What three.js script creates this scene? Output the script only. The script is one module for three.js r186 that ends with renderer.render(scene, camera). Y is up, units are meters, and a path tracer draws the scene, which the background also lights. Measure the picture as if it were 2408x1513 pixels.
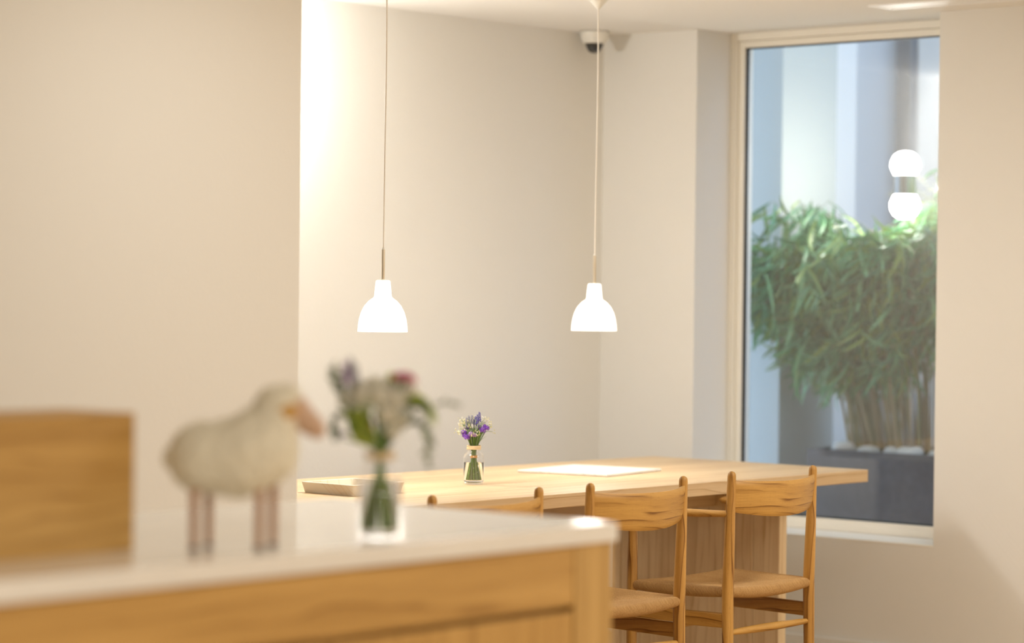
import * as THREE from 'three';
import { RoundedBoxGeometry } from 'three/addons/geometries/RoundedBoxGeometry.js';
import { RectAreaLightUniformsLib } from 'three/addons/lights/RectAreaLightUniformsLib.js';
import { MarchingCubes } from 'three/addons/objects/MarchingCubes.js';
import { mergeGeometries, mergeVertices } from 'three/addons/utils/BufferGeometryUtils.js';

// ------------------------------------------------------------------ camera, sky, large lights, exposure
const renderer = new THREE.WebGLRenderer({ antialias: true });
renderer.toneMapping = THREE.LinearToneMapping;
renderer.toneMappingExposure = 1.17;
renderer.shadowMap.enabled = true;
const scene = new THREE.Scene();
const camera = new THREE.PerspectiveCamera(2 * Math.atan(756.5 / 6100) * 180 / Math.PI, 2408 / 1513, 0.1, 100);
camera.position.set(0, 1.35, 0);
camera.rotation.order = 'YXZ';
camera.rotation.set(-Math.atan(66.5 / 6100), -THREE.MathUtils.degToRad(49), 0.0115);   // x of the room runs along the table
camera.focus = 7.9;
camera.userData.fStop = 1.62;
scene.background = new THREE.Color().setRGB(1.36, 1.86, 2.62);     // overcast sky above the courtyard

RectAreaLightUniformsLib.init();
const CEIL = 2.39;
const PANEL_COLOR = new THREE.Color().setRGB(1.0, 0.968, 0.89);
const PANELS = [[1.4, -1.0, 19], [4.3, -4.0, 7], [6.7, -3.2, 18], [6.4, -0.6, 58], [0.6, 0.9, 18], [3.4, 0.2, 22]];
for (const [x, z, k] of PANELS) {
  const l = new THREE.RectAreaLight(PANEL_COLOR, k, 0.6, 0.6);
  l.position.set(x, CEIL - 0.02, z); l.rotation.x = -Math.PI / 2; l.castShadow = true; scene.add(l);
}

// ------------------------------------------------------------------ helpers
function rng(seed) { let s = seed >>> 0; return () => { s = (s + 0x6D2B79F5) >>> 0; let t = s; t = Math.imul(t ^ (t >>> 15), t | 1); t ^= t + Math.imul(t ^ (t >>> 7), t | 61); return ((t ^ (t >>> 14)) >>> 0) / 4294967296; }; }
const V = (x, y, z) => new THREE.Vector3(x, y, z);
const lerp = THREE.MathUtils.lerp, clamp = THREE.MathUtils.clamp, smooth = THREE.MathUtils.smoothstep;
const lin = (r, g, b) => new THREE.Color().setRGB(r, g, b);
const taken = {};
function numbered(n) { const k = taken[n] = (taken[n] ?? -1) + 1; return k ? n + '_' + String(k).padStart(3, '0') : n; }
function part(name, geo, mat, parent) { const m = new THREE.Mesh(geo, mat); m.name = name; m.castShadow = m.receiveShadow = true; parent.add(m); return m; }
function thing(name, label, category, [x, y, z] = [0, 0, 0], turn = 0, group) {
  const o = new THREE.Group(); o.name = numbered(name); o.position.set(x, y, z); o.rotation.y = turn;
  o.userData = { label, category }; if (group) o.userData.group = group; scene.add(o); return o;
}
function single(name, geo, mat, label, category, group) { const m = part(numbered(name), geo, mat, scene); m.userData = { label, category }; if (group) m.userData.group = group; return m; }
function struct(name, geo, mat, label) { const m = part(numbered(name), geo, mat, scene); m.userData = { kind: 'structure', label, category: name.split('_')[0] }; return m; }
function box(x0, x1, y0, y1, z0, z1, r = 0) {
  const w = x1 - x0, h = y1 - y0, d = z1 - z0;
  const g = r ? new RoundedBoxGeometry(w, h, d, 2, Math.min(r, w / 2.01, h / 2.01, d / 2.01)) : new THREE.BoxGeometry(w, h, d);
  return g.translate((x0 + x1) / 2, (y0 + y1) / 2, (z0 + z1) / 2);
}
// uv in metres: u along the grain axis, v across it
function grain(g, axis = 'x', su = 0.9, sv = 0.36, ou = 0, ov = 0) {
  const p = g.attributes.position, uv = new Float32Array(p.count * 2);
  for (let i = 0; i < p.count; i++) {
    const x = p.getX(i), y = p.getY(i), z = p.getZ(i);
    const [a, b] = axis === 'x' ? [x, y + z] : axis === 'y' ? [y, x + z] : [z, x + y];
    uv[2 * i] = a / su + ou; uv[2 * i + 1] = b / sv + ov;
  }
  return g.setAttribute('uv', new THREE.BufferAttribute(uv, 2));
}
function merge(list) { const keep = list.every((g) => g.attributes.uv) ? ['position', 'normal', 'uv'] : ['position', 'normal']; return mergeGeometries(list.map((g) => { const h = g.index ? g.toNonIndexed() : g.clone(); for (const k of Object.keys(h.attributes)) if (!keep.includes(k)) h.deleteAttribute(k); return h; })); }
// swept round tube through points with a radius for each
function tube(pts, radii, sides = 6, squash = 1) {
  const n = pts.length, pos = [], idx = [], uvs = [];
  let nrm = V(0, 1, 0);
  const t0 = pts[1].clone().sub(pts[0]).normalize();
  if (Math.abs(t0.y) > 0.9) nrm = V(1, 0, 0);
  let len = 0;
  for (let i = 0; i < n; i++) {
    const t = pts[Math.min(i + 1, n - 1)].clone().sub(pts[Math.max(i - 1, 0)]).normalize();
    nrm.sub(t.clone().multiplyScalar(nrm.dot(t))).normalize();
    const b = t.clone().cross(nrm);
    const r = Array.isArray(radii) ? radii[i] : radii;
    if (i) len += pts[i].distanceTo(pts[i - 1]);
    for (let k = 0; k < sides; k++) {
      const a = k / sides * Math.PI * 2, c = Math.cos(a) * r * squash, s = Math.sin(a) * r;
      pos.push(pts[i].x + nrm.x * c + b.x * s, pts[i].y + nrm.y * c + b.y * s, pts[i].z + nrm.z * c + b.z * s);
      uvs.push(len / 0.9, (k < sides / 2 ? k : sides - k) / sides * 2 * Math.PI * r / 0.36);
    }
  }
  for (let i = 0; i < n - 1; i++) for (let k = 0; k < sides; k++) {
    const a = i * sides + k, b = i * sides + (k + 1) % sides, c = a + sides, d = b + sides;
    idx.push(a, b, c, b, d, c);
  }
  for (const e of [0, n - 1]) {   // caps
    const c = pos.length / 3; pos.push(pts[e].x, pts[e].y, pts[e].z); uvs.push(0, 0);
    for (let k = 0; k < sides; k++) { const a = e * sides + k, b = e * sides + (k + 1) % sides; e ? idx.push(a, b, c) : idx.push(b, a, c); }
  }
  const g = new THREE.BufferGeometry();
  g.setAttribute('position', new THREE.Float32BufferAttribute(pos, 3)); g.setAttribute('uv', new THREE.Float32BufferAttribute(uvs, 2)); g.setIndex(idx); g.computeVertexNormals();
  return g;
}
const curve = (pts, n) => new THREE.CatmullRomCurve3(pts).getPoints(n);
const lathe = (prof, seg = 40) => new THREE.LatheGeometry(prof.map(([r, y]) => new THREE.Vector2(r, y)), seg);
function sdfMesh(fn, lo, hi, cell) {
  const size = Math.max(hi.x - lo.x, hi.y - lo.y, hi.z - lo.z), res = Math.ceil(size / cell) + 4, half = size / 2 * (res / (res - 4));
  const c = lo.clone().add(hi).multiplyScalar(0.5), mc = new MarchingCubes(res, new THREE.MeshStandardMaterial(), false, false, 200000);
  mc.isolation = 0; const hs = res / 2;
  for (let k = 0; k < res; k++) for (let j = 0; j < res; j++) for (let i = 0; i < res; i++)
    mc.field[i + j * res + k * res * res] = -fn(c.x + (i - hs) / hs * half, c.y + (j - hs) / hs * half, c.z + (k - hs) / hs * half);
  mc.update();
  const g = new THREE.BufferGeometry();
  g.setAttribute('position', new THREE.Float32BufferAttribute(Array.from(mc.positionArray.slice(0, mc.count * 3)).map((v, i) => v * half + [c.x, c.y, c.z][i % 3]), 3));
  const out = mergeVertices(g, 1e-5); out.computeVertexNormals(); return out;
}
const capsule = (p, a, ra, b, rb) => { const ab = b.clone().sub(a), t = clamp(p.clone().sub(a).dot(ab) / ab.lengthSq(), 0, 1); return p.distanceTo(a.clone().addScaledVector(ab, t)) - lerp(ra, rb, t); };
const smin = (a, b, k) => { const h = clamp(0.5 + 0.5 * (b - a) / k, 0, 1); return lerp(b, a, h) - k * h * (1 - h); };

// periodic value noise
function noiseGrid(seed) { const r = rng(seed), g = new Float32Array(65536); for (let i = 0; i < 65536; i++) g[i] = r(); return g; }
const NG = noiseGrid(7);
function pn(x, y, px, py, s = 0) {
  const xi = Math.floor(x), yi = Math.floor(y), fx = x - xi, fy = y - yi, u = fx * fx * (3 - 2 * fx), v = fy * fy * (3 - 2 * fy);
  const w = (n, p) => ((n % p) + p) % p, h = (i, j) => NG[((w(i, px) * 131 + w(j, py) * 7919 + s * 3571) & 65535)];
  return lerp(lerp(h(xi, yi), h(xi + 1, yi), u), lerp(h(xi, yi + 1), h(xi + 1, yi + 1), u), v);
}
function dataTex(w, h, fn, srgb = true) {
  const d = new Uint8Array(w * h * 4);
  for (let j = 0; j < h; j++) for (let i = 0; i < w; i++) { const c = fn(i / w, j / h), o = (j * w + i) * 4; for (let k = 0; k < 3; k++) d[o + k] = clamp(c[k], 0, 1) * 255; d[o + 3] = 255; }
  const t = new THREE.DataTexture(d, w, h); t.wrapS = t.wrapT = THREE.RepeatWrapping; t.magFilter = THREE.LinearFilter; t.minFilter = THREE.LinearMipmapLinearFilter; t.generateMipmaps = true;
  if (srgb) t.colorSpace = THREE.SRGBColorSpace; t.needsUpdate = true; return t;
}
const srgb = (c) => { const k = new THREE.Color(c); const o = k.getRGB({}, THREE.SRGBColorSpace); return [o.r, o.g, o.b]; };
// oak: long fibres, pores and wavy growth lines
function oak(light, dark, lines, seed, freq = 9) {
  const a = srgb(light), b = srgb(dark);
  return dataTex(1024, 512, (u, v) => {
    const warp = (pn(u * 3, v * 4, 3, 4, seed) - 0.5) * 0.9 + (pn(u * 8, v * 7, 8, 7, seed + 1) - 0.5) * 0.25;
    const ring = (v * freq + warp * 1.5 + (pn(u * 9, v * 30, 9, 30, seed + 8) - 0.5) * 0.35 + 8) % 1, rg = ring;
    const line = (0.3 * smooth(rg, 0.2, 0.9) + 0.9 * Math.pow(smooth(rg, 0.72, 0.93), 2)) * (1 - smooth(rg, 0.93, 1)) * smooth(pn(u * 7, v * 16, 7, 16, seed + 2), 0.15, 0.85);
    const fib = pn(u * 14, v * 190, 14, 190, seed + 3) * 0.6 + pn(u * 40, v * 380, 40, 380, seed + 4) * 0.4;
    const broad = pn(u * 2, v * 9, 2, 9, seed + 5);
    const pore = pn(u * 60, v * 256, 60, 256, seed + 6) > 0.86 ? 0.18 : 0;
    const k = clamp(0.28 * fib + 0.34 * (broad - 0.2) + lines * line + pore * lines, 0, 1);
    return [0, 1, 2].map((i) => lerp(a[i], b[i], k));
  });
}
const paintBump = dataTex(512, 512, (u, v) => { const k = pn(u * 160, v * 160, 160, 160) * 0.6 + pn(u * 70, v * 70, 70, 70, 2) * 0.4; return [k, k, k]; }, false);

// ------------------------------------------------------------------ materials
const std = (o) => new THREE.MeshStandardMaterial(o), phy = (o) => new THREE.MeshPhysicalMaterial(o);
const M = {};
M.wall = std({ color: lin(0.805, 0.79, 0.75), roughness: 0.92, bumpMap: paintBump, bumpScale: 0.0004 });
M.ceiling = std({ color: lin(0.82, 0.80, 0.765), roughness: 0.95 });
M.trim = std({ color: lin(0.88, 0.86, 0.80), roughness: 0.5 });
M.frame = std({ color: lin(0.89, 0.85, 0.76), roughness: 0.42 });
M.gasket = std({ color: lin(0.012, 0.014, 0.014), roughness: 0.55 });
M.glass = phy({ color: 0xffffff, roughness: 0, transmission: 1, thickness: 0, ior: 1.5 });
M.floor = std({ map: oak('#cfae7c', '#a5824f', 0.5, 3), roughness: 0.55 });
const chairTex = oak('#d3a55c', '#80541c', 0.75, 11, 9), tableTex = oak('#ead2ab', '#bd986a', 0.5, 23), counterTex = oak('#d6ac64', '#9a7030', 0.5, 37);
M.chair = std({ map: chairTex, color: lin(0.97, 0.95, 0.84), roughness: 0.42 });
M.chairPost = std({ map: chairTex, color: lin(0.99, 0.96, 0.86), roughness: 0.4 });
M.table = [0.98, 0.93, 1.0].map((k, i) => std({ map: tableTex, color: lin(k, k * (1 - 0.015 * i), k * (1 - 0.03 * i)), roughness: 0.45 }));
M.counter = std({ map: counterTex, roughness: 0.5 });
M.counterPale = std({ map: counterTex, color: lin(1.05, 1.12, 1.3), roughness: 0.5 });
M.stone = phy({ map: dataTex(512, 512, (u, v) => { const k = pn(u * 6, v * 5, 6, 5, 4) * 0.5 + pn(u * 17, v * 15, 17, 15, 5) * 0.3 + pn(u * 90, v * 90, 90, 90, 6) * 0.2; return [0.965 - 0.03 * k, 0.96 - 0.03 * k, 0.945 - 0.03 * k]; }), roughness: 0.1, ior: 1.5 });
const cordTex = dataTex(256, 256, (u, v) => { const k = pn(u * 90, v * 90, 90, 90, 8) * 0.8 + pn(u * 5, v * 5, 5, 5, 9) * 0.2; return [0.80 - 0.14 * k, 0.64 - 0.14 * k, 0.42 - 0.13 * k]; });
M.cord = std({ map: cordTex, roughness: 0.85 });
M.white = std({ color: lin(0.86, 0.85, 0.83), roughness: 0.45 });
M.marble = std({ map: dataTex(256, 256, (u, v) => { const n = pn(u * 4, v * 4, 4, 4, 12) + 0.5 * pn(u * 9, v * 9, 9, 9, 13); const s = Math.pow(1 - Math.abs(Math.sin(n * 9)), 6) * 0.08; return [0.95 - s, 0.94 - s, 0.925 - s]; }), roughness: 0.35 });
M.alabaster = std({ map: dataTex(256, 256, (u, v) => { const n = pn(u * 5, v * 4, 5, 4, 14), s = Math.pow(1 - Math.abs(Math.sin(n * 11)), 5); return [0.95 - 0.03 * n - 0.03 * s, 0.92 - 0.06 * n - 0.06 * s, 0.865 - 0.09 * n - 0.1 * s]; }), roughness: 0.4 });
M.brass = std({ color: lin(0.72, 0.63, 0.49), metalness: 1, roughness: 0.3 });
M.cable = std({ color: lin(0.86, 0.81, 0.73), roughness: 0.6 });
M.plastic = std({ color: lin(0.80, 0.78, 0.72), roughness: 0.4 });
M.blackPlastic = phy({ color: lin(0.012, 0.012, 0.012), roughness: 0.12, clearcoat: 1 });
M.steel = std({ color: lin(0.62, 0.66, 0.70), metalness: 1, roughness: 0.28 });
const LAMP_COLOR = lin(1.0, 0.97, 0.91);
M.opal = std({ color: lin(0.85, 0.84, 0.80), roughness: 0.25, emissive: lin(1.0, 0.95, 0.88), emissiveIntensity: 1.15 });
M.diffuser = std({ color: lin(0.8, 0.8, 0.8), roughness: 0.6, emissive: PANEL_COLOR, emissiveIntensity: 1.2 });

// ------------------------------------------------------------------ the room
const WX = 8.123, WZ = -6.589, WIN0 = -6.119, WIN1 = -5.02, SILL = 0.445;
const planeUV = (g) => grain(g, 'x', 1, 1);
struct('floor', grain(box(-1.9, 8.46, -0.12, 0, -6.9, 2.8), 'x', 1.8, 0.7), M.floor, 'pale oak floor of the dining room');
struct('ceiling', box(-1.9, 8.46, CEIL, CEIL + 0.2, -6.9, 2.8), M.ceiling, 'smooth cream white ceiling');
struct('wall_back', planeUV(box(2.4, 8.46, 0, CEIL, WZ - 0.25, WZ)), M.wall, 'cream painted wall behind the dining table');
{
  const s = new THREE.Shape([[WZ, 0], [2.6, 0], [2.6, CEIL], [WIN1, CEIL], [WIN1, SILL], [WIN0, SILL], [WIN0, CEIL], [WZ, CEIL]].map(([z, y]) => new THREE.Vector2(-z, y)));
  const g = new THREE.ExtrudeGeometry(s, { depth: 0.337, bevelEnabled: false }); g.rotateY(Math.PI / 2); g.translate(WX, 0, 0);
  struct('wall_right', planeUV(g), M.wall, 'cream painted wall with the tall window opening');
}
struct('wall_partition', planeUV(box(-1.9, 4.862, 0, CEIL, -5.07, -4.98, 0.004)), M.wall, 'cream partition wall ending beside the dining table');
struct('wall_left', planeUV(box(-1.9, -1.7, 0, CEIL, -4.98, 2.6)), M.wall, 'cream side wall out of view');
struct('wall_front', planeUV(box(-1.9, 8.46, 0, CEIL, 2.6, 2.8)), M.wall, 'cream wall behind the viewer');
struct('wall_alcove', planeUV(box(2.3, 2.5, 0, CEIL, -6.589, -5.07)), M.wall, 'cream wall closing the space behind the partition');
struct('baseboard_right', box(WX - 0.013, WX, 0, 0.073, WZ + 0.012, 2.6, 0.004), M.wall, 'low cream baseboard below the window wall');
struct('baseboard_back', box(2.5, WX - 0.014, 0, 0.073, WZ, WZ + 0.012, 0.004), M.wall, 'low cream baseboard along the back wall');

// window: frame, stepped sash, gasket, two panes, sill
{
  const w = new THREE.Group(); w.name = 'window_1'; w.userData = { kind: 'structure', label: 'tall fixed window with cream frame looking onto the courtyard', category: 'window' }; scene.add(w);
  const x0 = 8.345, x1 = 8.46, top = CEIL;
  const ring = (name, mat, xa, xb, inset, width, bottom, topInset) => {
    const za = WIN0 + inset, zb = WIN1 - inset, yb = SILL + bottom, yt = top - topInset;
    part(name, box(xa, xb, yb, yt, za, za + width, 0.003), mat, w);
    part(name, box(xa, xb, yb, yt, zb - width, zb, 0.003), mat, w);
    part(name, box(xa, xb, yt - width, yt, za + width, zb - width, 0.003), mat, w);
    part(name, box(xa, xb, yb, yb + width, za + width, zb - width, 0.003), mat, w);
  };
  ring('outer_frame', M.frame, x0, x1, 0.0, 0.03, 0.004, 0.0);
  ring('sash', M.frame, x0 + 0.014, x1 - 0.05, 0.030, 0.026, 0.022, 0.031);
  ring('gasket', M.gasket, x0 + 0.026, x0 + 0.044, 0.0555, 0.006, 0.0475, 0.0565);
  const ya = SILL + 0.05, yb = top - 0.06, za = WIN0 + 0.058, zb = WIN1 - 0.058;
  for (const x of [8.379, 8.395]) part('pane', box(x, x + 0.004, ya, yb, za, zb), M.glass, w);
}
{ const t = struct('trim_1', box(WX - 0.001, 8.345, SILL - 0.004, SILL + 0.004, WIN0, WIN1, 0.001), M.trim, 'cream window sill board in the recess'); t.userData.category = 'sill'; }

// ceiling panels that light the front of the room (their area lights stand at the top)
for (const [x, z] of PANELS) {
  const t = thing('ceiling_light', 'square recessed ceiling light panel over the front of the room', 'ceiling light', [x, CEIL, z], 0, 'ceiling light panels out of view');
  part('frame', merge([box(-0.33, 0.33, -0.014, 0, -0.33, -0.302), box(-0.33, 0.33, -0.014, 0, 0.302, 0.33), box(-0.33, -0.302, -0.014, 0, -0.302, 0.302), box(0.302, 0.33, -0.014, 0, -0.302, 0.302)]), M.white, t);
  part('diffuser', box(-0.302, 0.302, -0.008, 0, -0.302, 0.302), M.diffuser, t);
}
// long slot air diffuser in the ceiling near the window
{
  const t = thing('slot_diffuser', 'long white slot air diffuser in the ceiling by the window', 'air vent', [7.86, CEIL, -4.08]);
  const L = 1.03;
  part('frame', merge([box(-0.075, -0.06, -0.006, 0.0, -L, L), box(0.06, 0.075, -0.006, 0.0, -L, L), box(-0.06, 0.06, -0.006, 0, -L, -L + 0.012), box(-0.06, 0.06, -0.006, 0, L - 0.012, L)]), M.white, t);
  for (const x of [-0.03, 0, 0.03]) part('blade', box(x - 0.011, x + 0.011, -0.005, 0.0, -L + 0.012, L - 0.012).rotateZ(0.0), M.white, t);
}
// wall lamp behind the partition that washes the back wall
{
  const t = thing('wall_sconce', 'round opal wall lamp on the back wall behind the partition', 'wall lamp', [6.05, 2.06, WZ]);
  part('wall_plate', new THREE.CylinderGeometry(0.055, 0.055, 0.02, 32).rotateX(Math.PI / 2).translate(0, 0, 0.01), M.brass, t);
  part('arm', new THREE.CylinderGeometry(0.009, 0.009, 0.08, 16).rotateX(Math.PI / 2).translate(0, 0, 0.05), M.brass, t);
  part('lamp_globe', new THREE.SphereGeometry(0.075, 40, 24).translate(0, 0, 0.15), M.opal, t);
  const l = new THREE.PointLight(LAMP_COLOR, 1.8); l.position.set(0, 0, 0.15); l.shadow.radius = 3.4; l.castShadow = true; t.add(l);
}
// dome security camera
{
  const t = thing('security_camera', 'white dome security camera with black dome in the ceiling corner', 'security camera', [7.955, CEIL, -6.50]);
  part('housing', lathe([[0, 0], [0.057, 0], [0.058, -0.006], [0.054, -0.03], [0.046, -0.046], [0.041, -0.050], [0, -0.050]].reverse()), M.plastic, t);
  const d = part('dome', lathe([[0, -0.088], [0.012, -0.0865], [0.022, -0.082], [0.028, -0.073], [0.034, -0.060], [0.0395, -0.0495], [0, -0.0495]]), M.blackPlastic, t);
  part('lens', new THREE.SphereGeometry(0.011, 20, 14).translate(-0.024, -0.071, 0.017), std({ color: lin(0.05, 0.05, 0.055), roughness: 0.08 }), d);
  part('cover_screw', new THREE.CylinderGeometry(0.003, 0.003, 0.004, 10).rotateZ(Math.PI / 2).rotateY(0.7).translate(-0.04, -0.034, 0.035), M.steel, t);
}

// ------------------------------------------------------------------ dining table
const TY = 0.735;
{
  const t = thing('dining_table', 'long pale oak dining table with thick plank top and slab legs', 'table', [0, 0, 0]);
  const X0 = 4.92, X1 = 7.82, Z0 = -6.077, Z1 = -5.105, edges = [0, 0.2, 0.375, 0.60, 0.79, 1];
  for (let i = 0; i < 5; i++) {
    const za = lerp(Z0, Z1, edges[i]) + (i ? 0.0003 : 0), zb = lerp(Z0, Z1, edges[i + 1]) - (i < 4 ? 0.0003 : 0);
    part('plank', grain(box(X0, X1, TY - 0.044, TY, za, zb, 0.0015 + (i === 4 || !i ? 0.0015 : 0)), 'x', 1.5, 0.30, i * 0.37, i * 0.23), M.table[i % 3], t);
  }
  for (const x of [5.35, 7.50]) {
    const b = [-6.0, -5.955, -5.36, -5.245];
    for (let i = 0; i < 3; i++) part('leg_board', grain(box(x - 0.022, x + 0.022, 0, TY - 0.044, b[i] + 0.0006, b[i + 1] - 0.0006, 0.003), 'y', 1.4, 0.3, i * 0.3, x), M.table[0], t);
  }
  part('beam', grain(box(5.372, 7.478, 0.597, TY - 0.044, -5.575, -5.525, 0.003), 'x', 1.4, 0.3), M.table[0], t);
}

// ------------------------------------------------------------------ chairs
function makeChair() {
  const g = {};
  const RZ = 0.19, FZ = -0.156, RX = 0.219, FX = 0.254, SY = 0.437;
  const postZ = (y) => RZ + (y > 0.44 ? (y - 0.44) * 0.03 : (0.44 - y) * 0.02);
  const post = (s) => {
    const ys = [0, 0.05, 0.2, 0.35, 0.44, 0.52, 0.62, 0.70, 0.76, 0.795, 0.803, 0.808, 0.8105], rs = [0.0125, 0.0135, 0.0165, 0.0182, 0.0185, 0.018, 0.0165, 0.0148, 0.0138, 0.0132, 0.0118, 0.0085, 0.003];
    return grain(tube(ys.map((y) => V(s * RX, y, postZ(y))), rs, 20), 'y', 0.9, 0.3, s * 0.3, s * 0.21);
  };
  const leg = (s) => {
    const ys = [0, 0.05, 0.2, 0.36, 0.44, 0.55, 0.64, 0.664], rs = [0.0125, 0.0135, 0.016, 0.0175, 0.0175, 0.016, 0.0135, 0.0125];
    return grain(tube(ys.map((y) => V(s * FX, y, FZ)), rs, 18), 'y', 0.9, 0.3, s * 0.4 + 0.2, s * 0.13);
  };
  g.posts = [-1, 1].map(post); g.legs = [-1, 1].map(leg);
  // armrests: flattened bars from post to leg, running a little past the leg
  g.arms = [-1, 1].map((s) => {
    const pts = curve([V(s * (RX + 0.001), 0.679, RZ + 0.004), V(s * (RX + 0.022), 0.676, 0.08), V(s * (FX + 0.018), 0.676, -0.07), V(s * FX, 0.675, FZ), V(s * (FX - 0.004), 0.674, FZ - 0.035)], 16);
    return grain(tube(pts, pts.map((_, i) => (i === 16 ? 0.006 : i === 15 ? 0.012 : lerp(0.0135, 0.0185, Math.sin(i / 16 * Math.PI)))), 14, 0.72), 'z', 0.9, 0.3, s * 0.17, 0.4);
  });
  // curved back rail
  {
    const nx = 28, ny = 6, pos = [], idx = [], T = 0.0065;
    const at = (u, v, side) => {
      const x = lerp(-RX, RX, u), k = 1 - Math.pow(2 * u - 1, 2);
      const yt = 0.783 - 0.007 * k, yb = 0.686 - 0.021 * k, y = lerp(yb, yt, v), z = RZ + 0.009 + 0.058 * k + (v - 0.5) * 0.010;
      const dz = -0.058 * 4 * (2 * u - 1) / (2 * RX), n = V(-dz, 0, 1).normalize(), e = T * (v === 0 || v === 1 ? 0.55 : 1);
      return V(x, y, z).addScaledVector(n, side * e);
    };
    const loop = [];
    for (let j = 0; j <= ny; j++) loop.push([j / ny, 1]);
    for (let j = ny; j >= 0; j--) loop.push([j / ny, -1]);
    for (let i = 0; i <= nx; i++) for (const [v, s] of loop) pos.push(...at(i / nx, v, s).toArray());
    const m = loop.length;
    for (let i = 0; i < nx; i++) for (let k = 0; k < m; k++) { const a = i * m + k, b = i * m + (k + 1) % m; idx.push(a, a + m, b, b, a + m, b + m); }
    let bg = new THREE.BufferGeometry(); bg.setAttribute('position', new THREE.Float32BufferAttribute(pos, 3)); bg.setIndex(idx); bg.computeVertexNormals();
    const q = bg.attributes.position, uv = []; for (let i = 0; i < q.count; i++) uv.push(q.getX(i) / 0.7 + 0.13, q.getY(i) / 0.24 + 0.1 + 0.02 * Math.sin(q.getX(i) * 9)); bg.setAttribute('uv', new THREE.Float32BufferAttribute(uv, 2)); g.rail = bg;
  }
  // flat side rails, turned rear and front stretchers
  g.sides = [-1, 1].map((s) => {
    const b = box(-0.009, 0.009, -0.0225, 0.0225, -0.173, 0.173, 0.004); b.rotateY(s * -Math.atan2(FX - RX, RZ - FZ)); b.translate(s * (RX + FX) / 2, 0.349, (RZ + FZ) / 2);
    return grain(b, 'z', 0.9, 0.3, 0.3 * s, 0.6);
  });
  const spin = (z, hw, y) => { const pts = [], rs = []; for (let i = 0; i <= 12; i++) { const u = i / 12; pts.push(V(lerp(-hw, hw, u), y, z)); rs.push(0.0075 + 0.0055 * Math.pow(Math.sin(u * Math.PI), 0.8)); } return grain(tube(pts, rs, 14), 'x', 0.9, 0.3, z, 0.2); };
  g.rear = spin(postZ(0.312), RX, 0.312); g.front = spin(FZ, FX, 0.29);
  // woven seat: four rails wrapped with cord, strands running in from each rail to the diagonals
  {
    const Cn = [V(-RX, SY, RZ), V(RX, SY, RZ), V(FX, SY, FZ), V(-FX, SY, FZ)], c = V(0, SY - 0.008, 0.005);
    const strands = [], fill = [], rr = 0.0135;
    for (let e = 0; e < 4; e++) {
      const a = Cn[e], b = Cn[(e + 1) % 4], out = V((a.x + b.x) / 2 - c.x, 0, (a.z + b.z) / 2 - c.z);
      const along = b.clone().sub(a), L = along.length(); along.normalize();
      const inn = V(-along.z, 0, along.x); if (inn.dot(out) > 0) inn.negate();
      const bow = e === 0 || e === 2 ? 0.011 : 0.004, n = Math.floor((L - 0.03) / 0.0037), depth = Math.abs(c.clone().sub(a).dot(inn));
      for (let k = 0; k <= n; k++) {
        const s = 0.015 + (L - 0.03) * k / n, q = s / L, k2 = 4 * q * (1 - q);
        const base = a.clone().addScaledVector(along, s); base.y -= bow * k2;
        const reach = Math.max(0.008, depth * (q < 0.5 ? q * 2 : (1 - q) * 2)), R = rr + 0.0035 * k2;
        const pts = [];
        for (let j = 0; j <= 5; j++) { const an = -Math.PI * 0.42 + j / 5 * Math.PI * 0.92; pts.push(base.clone().addScaledVector(inn, -Math.cos(an) * R).add(V(0, Math.sin(an) * R, 0))); }
        const end = base.clone().addScaledVector(inn, reach + 0.005); end.y = SY + rr - 0.004 - 0.013 * (reach / depth);
        const p1 = pts[pts.length - 1];
        pts.push(p1.clone().lerp(end, 0.5).add(V(0, 0.0015, 0)), end);
        strands.push(tube(pts, 0.00175, 5));
      }
      const rail = []; for (let i = 0; i <= 10; i++) { const q = i / 10; rail.push(a.clone().addScaledVector(along, L * q).add(V(0, -bow * 4 * q * (1 - q), 0))); }
      fill.push(tube(rail, rail.map((_, i) => 0.0095 + 0.003 * Math.sin(i / 10 * Math.PI)), 12));
    }
    g.cords = merge(strands); g.rails = merge(fill);
    const bot = new THREE.BufferGeometry(), P = [...Cn.map((p) => p.clone().add(V(0, 0.002, 0))), V(0, SY - 0.009, 0.005), ...Cn.map((p) => p.clone().add(V(0, -0.006, 0))), V(0, SY - 0.02, 0.005)], I = [];
    for (let e = 0; e < 4; e++) { I.push(e, (e + 1) % 4, 4, 9, 5 + (e + 1) % 4, 5 + e); }
    bot.setAttribute('position', new THREE.Float32BufferAttribute(P.flatMap((p) => p.toArray()), 3)); bot.setIndex(I); bot.computeVertexNormals(); g.core = grain(bot, 'x', 0.3, 0.3);
  }
  return g;
}
const CH = makeChair();
grain(CH.cords, 'x', 0.2, 0.2);
function chair(x, z, turn, label) {
  const t = thing('dining_chair', label, 'chair', [x, 0, z], turn, 'oak armchairs along the table');
  CH.posts.forEach((q) => part('rear_post', q, M.chairPost, t)); CH.legs.forEach((q) => part('front_leg', q, M.chairPost, t));
  CH.arms.forEach((q) => part('armrest', q, M.chairPost, t)); part('backrest', CH.rail, M.chair, t);
  CH.sides.forEach((q) => part('side_rail', q, M.chair, t)); part('stretcher', CH.rear, M.chair, t); part('stretcher', CH.front, M.chair, t);
  const s = part('seat', CH.core, M.cord, t); part('seat_rail', CH.rails, M.cord, s);
  const c = part('woven_cord', CH.cords, M.cord, s); c.userData = { kind: 'stuff', label: 'natural paper cord weave' };
  return t;
}
chair(5.289, -4.882, 0, 'oak armchair mostly hidden behind the white counter, only its back top showing');
chair(5.956, -4.884, 0, 'middle oak armchair with woven cord seat, its left side hidden by the counter corner');
chair(6.675, -4.911, 0, 'oak armchair with woven cord seat at the table end nearest the window, fully in view');

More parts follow.
